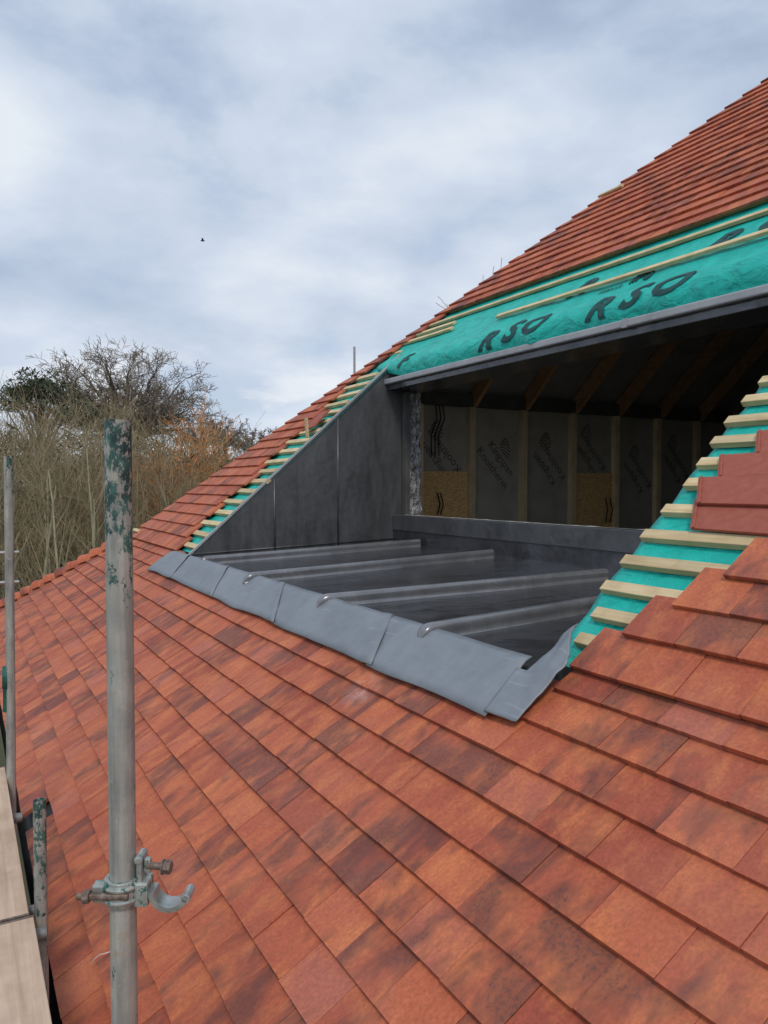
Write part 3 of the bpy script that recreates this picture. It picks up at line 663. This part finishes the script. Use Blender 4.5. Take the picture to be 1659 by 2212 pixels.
dup(far,at(545,105,-CZ),.96,'far bare tree second left of the roof hip',1.3)
dup(far,at(592,112,-CZ),1.0,'far bare tree touching the roof hip line',3.1)
dup(far,at(440,90,-CZ),.95,'low far bare tree half hidden by the orange tinted willow',4.4)
SAP=dict(n=3,seg=[7,4,3],wob=[.08,.16,.2],up=[.05,.08,.06],kids=[13,4],st=[.25,.15],ang=[(18,50),(18,50)],lr=[.30,.5],rr=.45,tap=.25,rmin=.006,tl=1)
TIP=dict(SAP); TIP['rmin']=.010; TIP['kids']=[22,5]; TIP['lr']=[.14,.5]
bare_tree('bare_tree',at(995,26,-CZ),12,31,'bare treetop whose twigs poke above the roof hip, higher of two',TIP,M['far_twig'],M['far_twig'],zpx(596,26),r0=.09)
bare_tree('bare_tree',at(936,27,-CZ),12,33,'bare treetop whose twigs poke above the roof hip, lower of two',TIP,M['far_twig'],M['far_twig'],zpx(645,27),r0=.09)
WIL=dict(n=5,seg=[3,5,5,5,3],wob=[.06,.15,.18,.2,.2],up=[.1,.10,.05,-.02,-.08],kids=[10,8,8,6],st=[.4,.25,.2,.2],ang=[(20,55),(20,45),(20,50),(20,50)],lr=[.95,.6,.6,.55],rr=.5,tap=.3,rmin=.011,tl=2)
bare_tree('willow_tree',at(355,25,-CZ),4.6,5,'orange twigged bare willow between the thicket and the broad oak',WIL,M['bark'],M['willow'],zpx(835,25),r0=.2)
o_=at(90,46,-CZ); t=empty('evergreen_tree',o_,'dark green evergreen with a ragged flat crown at the far left','tree'); rg=random.Random(2)
mt=MB(); mt.tube([o_,o_+Vector((.2,0,6)),o_+Vector((0,0,10.4))],[.35,.25,.08],8); 
mc=MB()
for i in range(40):
    px=rg.uniform(0,190); hh=abs(px-90)/105; zt=zpx(810+66*hh**1.6+rg.uniform(-6,24),46)
    ctr=at(px,46+rg.uniform(-2.0,2.0),zt-rg.uniform(.0,1)*rg.uniform(.2,2.6)); mt.tube([o_+Vector((0,0,rg.uniform(6,10))),ctr],[.08,.03],5,False)
    sx_=rg.uniform(.6,1.6)
    for k in range(85):
        v=rv(1); 
        if v.length>1: v.normalize()
        q=ctr+Vector((v.x*sx_,v.y*sx_,v.z*.35)); a=rv(1).normalized()*rg.uniform(.10,.20); b=a.cross(rv(1)).normalized()*rg.uniform(.03,.06)
        mc.face([q-a-b,q+a-b*.3,q+a+b*.3,q-a+b])
mt.build('trunk',M['bark'],t); mc.build('foliage',M['pine'],t)
def topline(px): return 826+max(0,px-300)*.42+max(0,60-px)*.2+65*math.exp(-((px-345)/70)**2)
for i in range(26):
    px=-20+510*(i+random.uniform(.1,.9))/26; d=random.uniform(16.5,22)
    if px>380: d=random.uniform(18,22)
    rg=random.Random(100+i); org=at(px,d,-CZ); t=empty('bare_sapling',org,'slender bare sapling with a pale stem at the front of the brown thicket','tree','bare saplings at the front of the thicket')
    ms=(MB(),MB()); zt=zpx(topline(px)+random.uniform(0,110),d); grow(ms,org,Vector((rg.uniform(-.1,.1),rg.uniform(-.1,.1),1)).normalized(),(zt+CZ),rg.uniform(.045,.075),0,SAP,rg); fit_top(ms,org,zt)
    ms[0].build('trunk',M['sapling'],t); ms[1].build('twigs',M['thicket'],t)
mb=MB(); rg=random.Random(77); TK=dict(SAP); TK['kids']=[13,4]; TK['seg']=[6,3,2]; TK['rmin']=.006; TK['lr']=[.20,.55]; TK['wob']=[.10,.22,.3]; TK['ang']=[(20,70),(20,60)]
for i in range(430):
    px=rg.uniform(-120,540); d=rg.uniform(20,36); zt=zpx(topline(px)+rg.uniform(-12,150),d); m=MB(); org=at(px,d,-CZ)
    grow((m,m),org,Vector((rg.uniform(-.2,.2),rg.uniform(-.2,.2),1)).normalized(),(zt+CZ),rg.uniform(.015,.035),0,TK,rg); fit_top((m,),org,zt)
    b=len(mb.v); mb.v+=m.v
    for f in m.f: mb.idx([b+q for q in f])
o=mb.build('thicket',M['thicket'],None,at(200,28,-CZ)); tag(o,'mass of brown leafless thicket stems filling the left background','thicket',None,'stuff')
mb=MB()
for i in range(16000):
    px=rg.uniform(-200,620); d=rg.uniform(24,40); tz=zpx(950+max(0,px-330)*.25,d)+1.0*noise.noise(Vector((px*.02,d*.2,0))); z=-CZ+(tz+CZ)*rg.random()**.7
    q=at(px,d,z); a=rv(1).normalized()*rg.uniform(.08,.24); b=a.cross(rv(1)).normalized()*rg.uniform(.015,.05); mb.face([q-a-b,q+a-b*.4,q+a+b*.4,q-a+b])
o=mb.build('undergrowth',M['scrub'],None,at(200,30,-CZ)); tag(o,'dark tangled undergrowth behind the thicket stems','undergrowth',None,'stuff')
mb=MB()
for i in range(12000):
    px=rg.uniform(-400,1500); d=rg.uniform(120,150); z=-CZ+(CZ+4.0+3*noise.noise(Vector((px*.012,0,3))))*rg.random()
    q=at(px,d,z); a=rv(1).normalized()*rg.uniform(.3,.9); b=a.cross(rv(1)).normalized()*rg.uniform(.1,.4); mb.face([q-a-b,q+a-b*.4,q+a+b*.4,q-a+b])
o=mb.build('far_wood',M['far_twig'],None,at(500,135,-CZ)); tag(o,'hazy far wood along the horizon','wood',None,'stuff')
mb=MB(); mb.face([(-900,-900,-CZ),(900,-900,-CZ),(900,900,-CZ),(-900,900,-CZ)]); o=mb.build('ground',M['ground'],None,(0,0,-CZ)); o['kind']='structure'
h=ray(438,520)*60; t=empty('bird',h,'tiny dark bird high in the cloudy sky','bird')
mb=MB(); mb.tube([h-R*.18,h-R*.08,h+R*.06,h+R*.16],[.02,.06,.05,.015],8); mb.build('body',M['black'],t,smooth=True)
for s in (-1,1):
    mb=MB(); e=F*s; mb.face([h+R*.07,h+e*.22+R*.10+U*.12,h+e*.42-R*.02+U*.05,h+e*.2-R*.06+U*.09,h-R*.05]); mb.build('wing',M['black'],t)

# ------------------------------------------------------------------ camera, world, sun
cam=bpy.data.cameras.new('camera'); co=bpy.data.objects.new('camera',cam); C.objects.link(co)
cam.sensor_fit='VERTICAL'; cam.sensor_height=24; cam.lens=24*FPX/2212; cam.clip_end=3000; cam.clip_start=.05
co.location=(0,0,CZ); co.rotation_euler=(math.pi/2-PT,0,-TH); sc.camera=co
SE,SR=math.radians(50),math.radians(205)
w=bpy.data.worlds.new('World'); sc.world=w; w.use_nodes=True; nt=w.node_tree; nt.nodes.clear()
class WN(NT):
    def __init__(s,t): s.t=t
W_=WN(nt); tc=nt.nodes.new('ShaderNodeTexCoord'); nv=nt.nodes.new('ShaderNodeVectorMath'); nv.operation='NORMALIZE'; nt.links.new(tc.outputs['Generated'],nv.inputs[0])
sp=nt.nodes.new('ShaderNodeSeparateXYZ'); nt.links.new(nv.outputs[0],sp.inputs[0])
zc=W_.math('ADD',W_.math('MAXIMUM',sp.outputs[2],0.0),.36)
cb=nt.nodes.new('ShaderNodeCombineXYZ'); nt.links.new(W_.math('DIVIDE',sp.outputs[0],zc),cb.inputs[0]); nt.links.new(W_.math('DIVIDE',sp.outputs[1],zc),cb.inputs[1])
nt.links.new(W_.math('MULTIPLY',sp.outputs[2],1.6),cb.inputs[2])
nA=W_.noise(cb.outputs[0],2.6,7,.54,.1); nB=W_.noise(cb.outputs[0],1.3,3,.5,.1)
bright=W_.math('ADD',W_.math('MULTIPLY',nA,.62),W_.math('MULTIPLY',nB,.38))
ccol=W_.ramp(bright,[(.36,(.43,.52,.66)),(.46,(.52,.61,.76)),(.55,(.62,.70,.83)),(.67,(.78,.84,.91))])
hz=W_.ramp(sp.outputs[2],[(.03,1),(.22,0)])
wht=W_.ramp(W_.noise(cb.outputs[0],4.2,7,.56,.15),[(.43,0),(.56,1)])
ccol=W_.mix(W_.math('MULTIPLY',hz,.30),ccol,(.72,.83,.95))
ccol=W_.mix(W_.math('MULTIPLY',W_.math('MULTIPLY',hz,wht),.85),ccol,(.95,.96,.97))
cov=W_.ramp(nA,[(.34,.75),(.46,1)])
sky=nt.nodes.new('ShaderNodeTexSky'); sky.sky_type='NISHITA'; sky.sun_disc=False; sky.sun_elevation=SE; sky.sun_rotation=SR
b1=nt.nodes.new('ShaderNodeBackground'); nt.links.new(sky.outputs[0],b1.inputs[0]); b1.inputs[1].default_value=.15
b2=nt.nodes.new('ShaderNodeBackground'); nt.links.new(ccol,b2.inputs[0]); b2.inputs[1].default_value=1.0
ms_=nt.nodes.new('ShaderNodeMixShader'); nt.links.new(cov,ms_.inputs[0]); nt.links.new(b1.outputs[0],ms_.inputs[1]); nt.links.new(b2.outputs[0],ms_.inputs[2])
ow=nt.nodes.new('ShaderNodeOutputWorld'); nt.links.new(ms_.outputs[0],ow.inputs[0])
sl=bpy.data.lights.new('sun','SUN'); sl.energy=1.5; sl.angle=math.radians(10); sl.color=(1,.93,.83); so=bpy.data.objects.new('sun',sl); C.objects.link(so)
dirv=Vector((math.sin(SR)*math.cos(SE),math.cos(SR)*math.cos(SE),math.sin(SE)))
so.rotation_euler=dirv.to_track_quat('Z','Y').to_euler(); so.location=(0,0,30)
sc.view_settings.view_transform='Standard'; sc.view_settings.look='None'; sc.view_settings.exposure=0
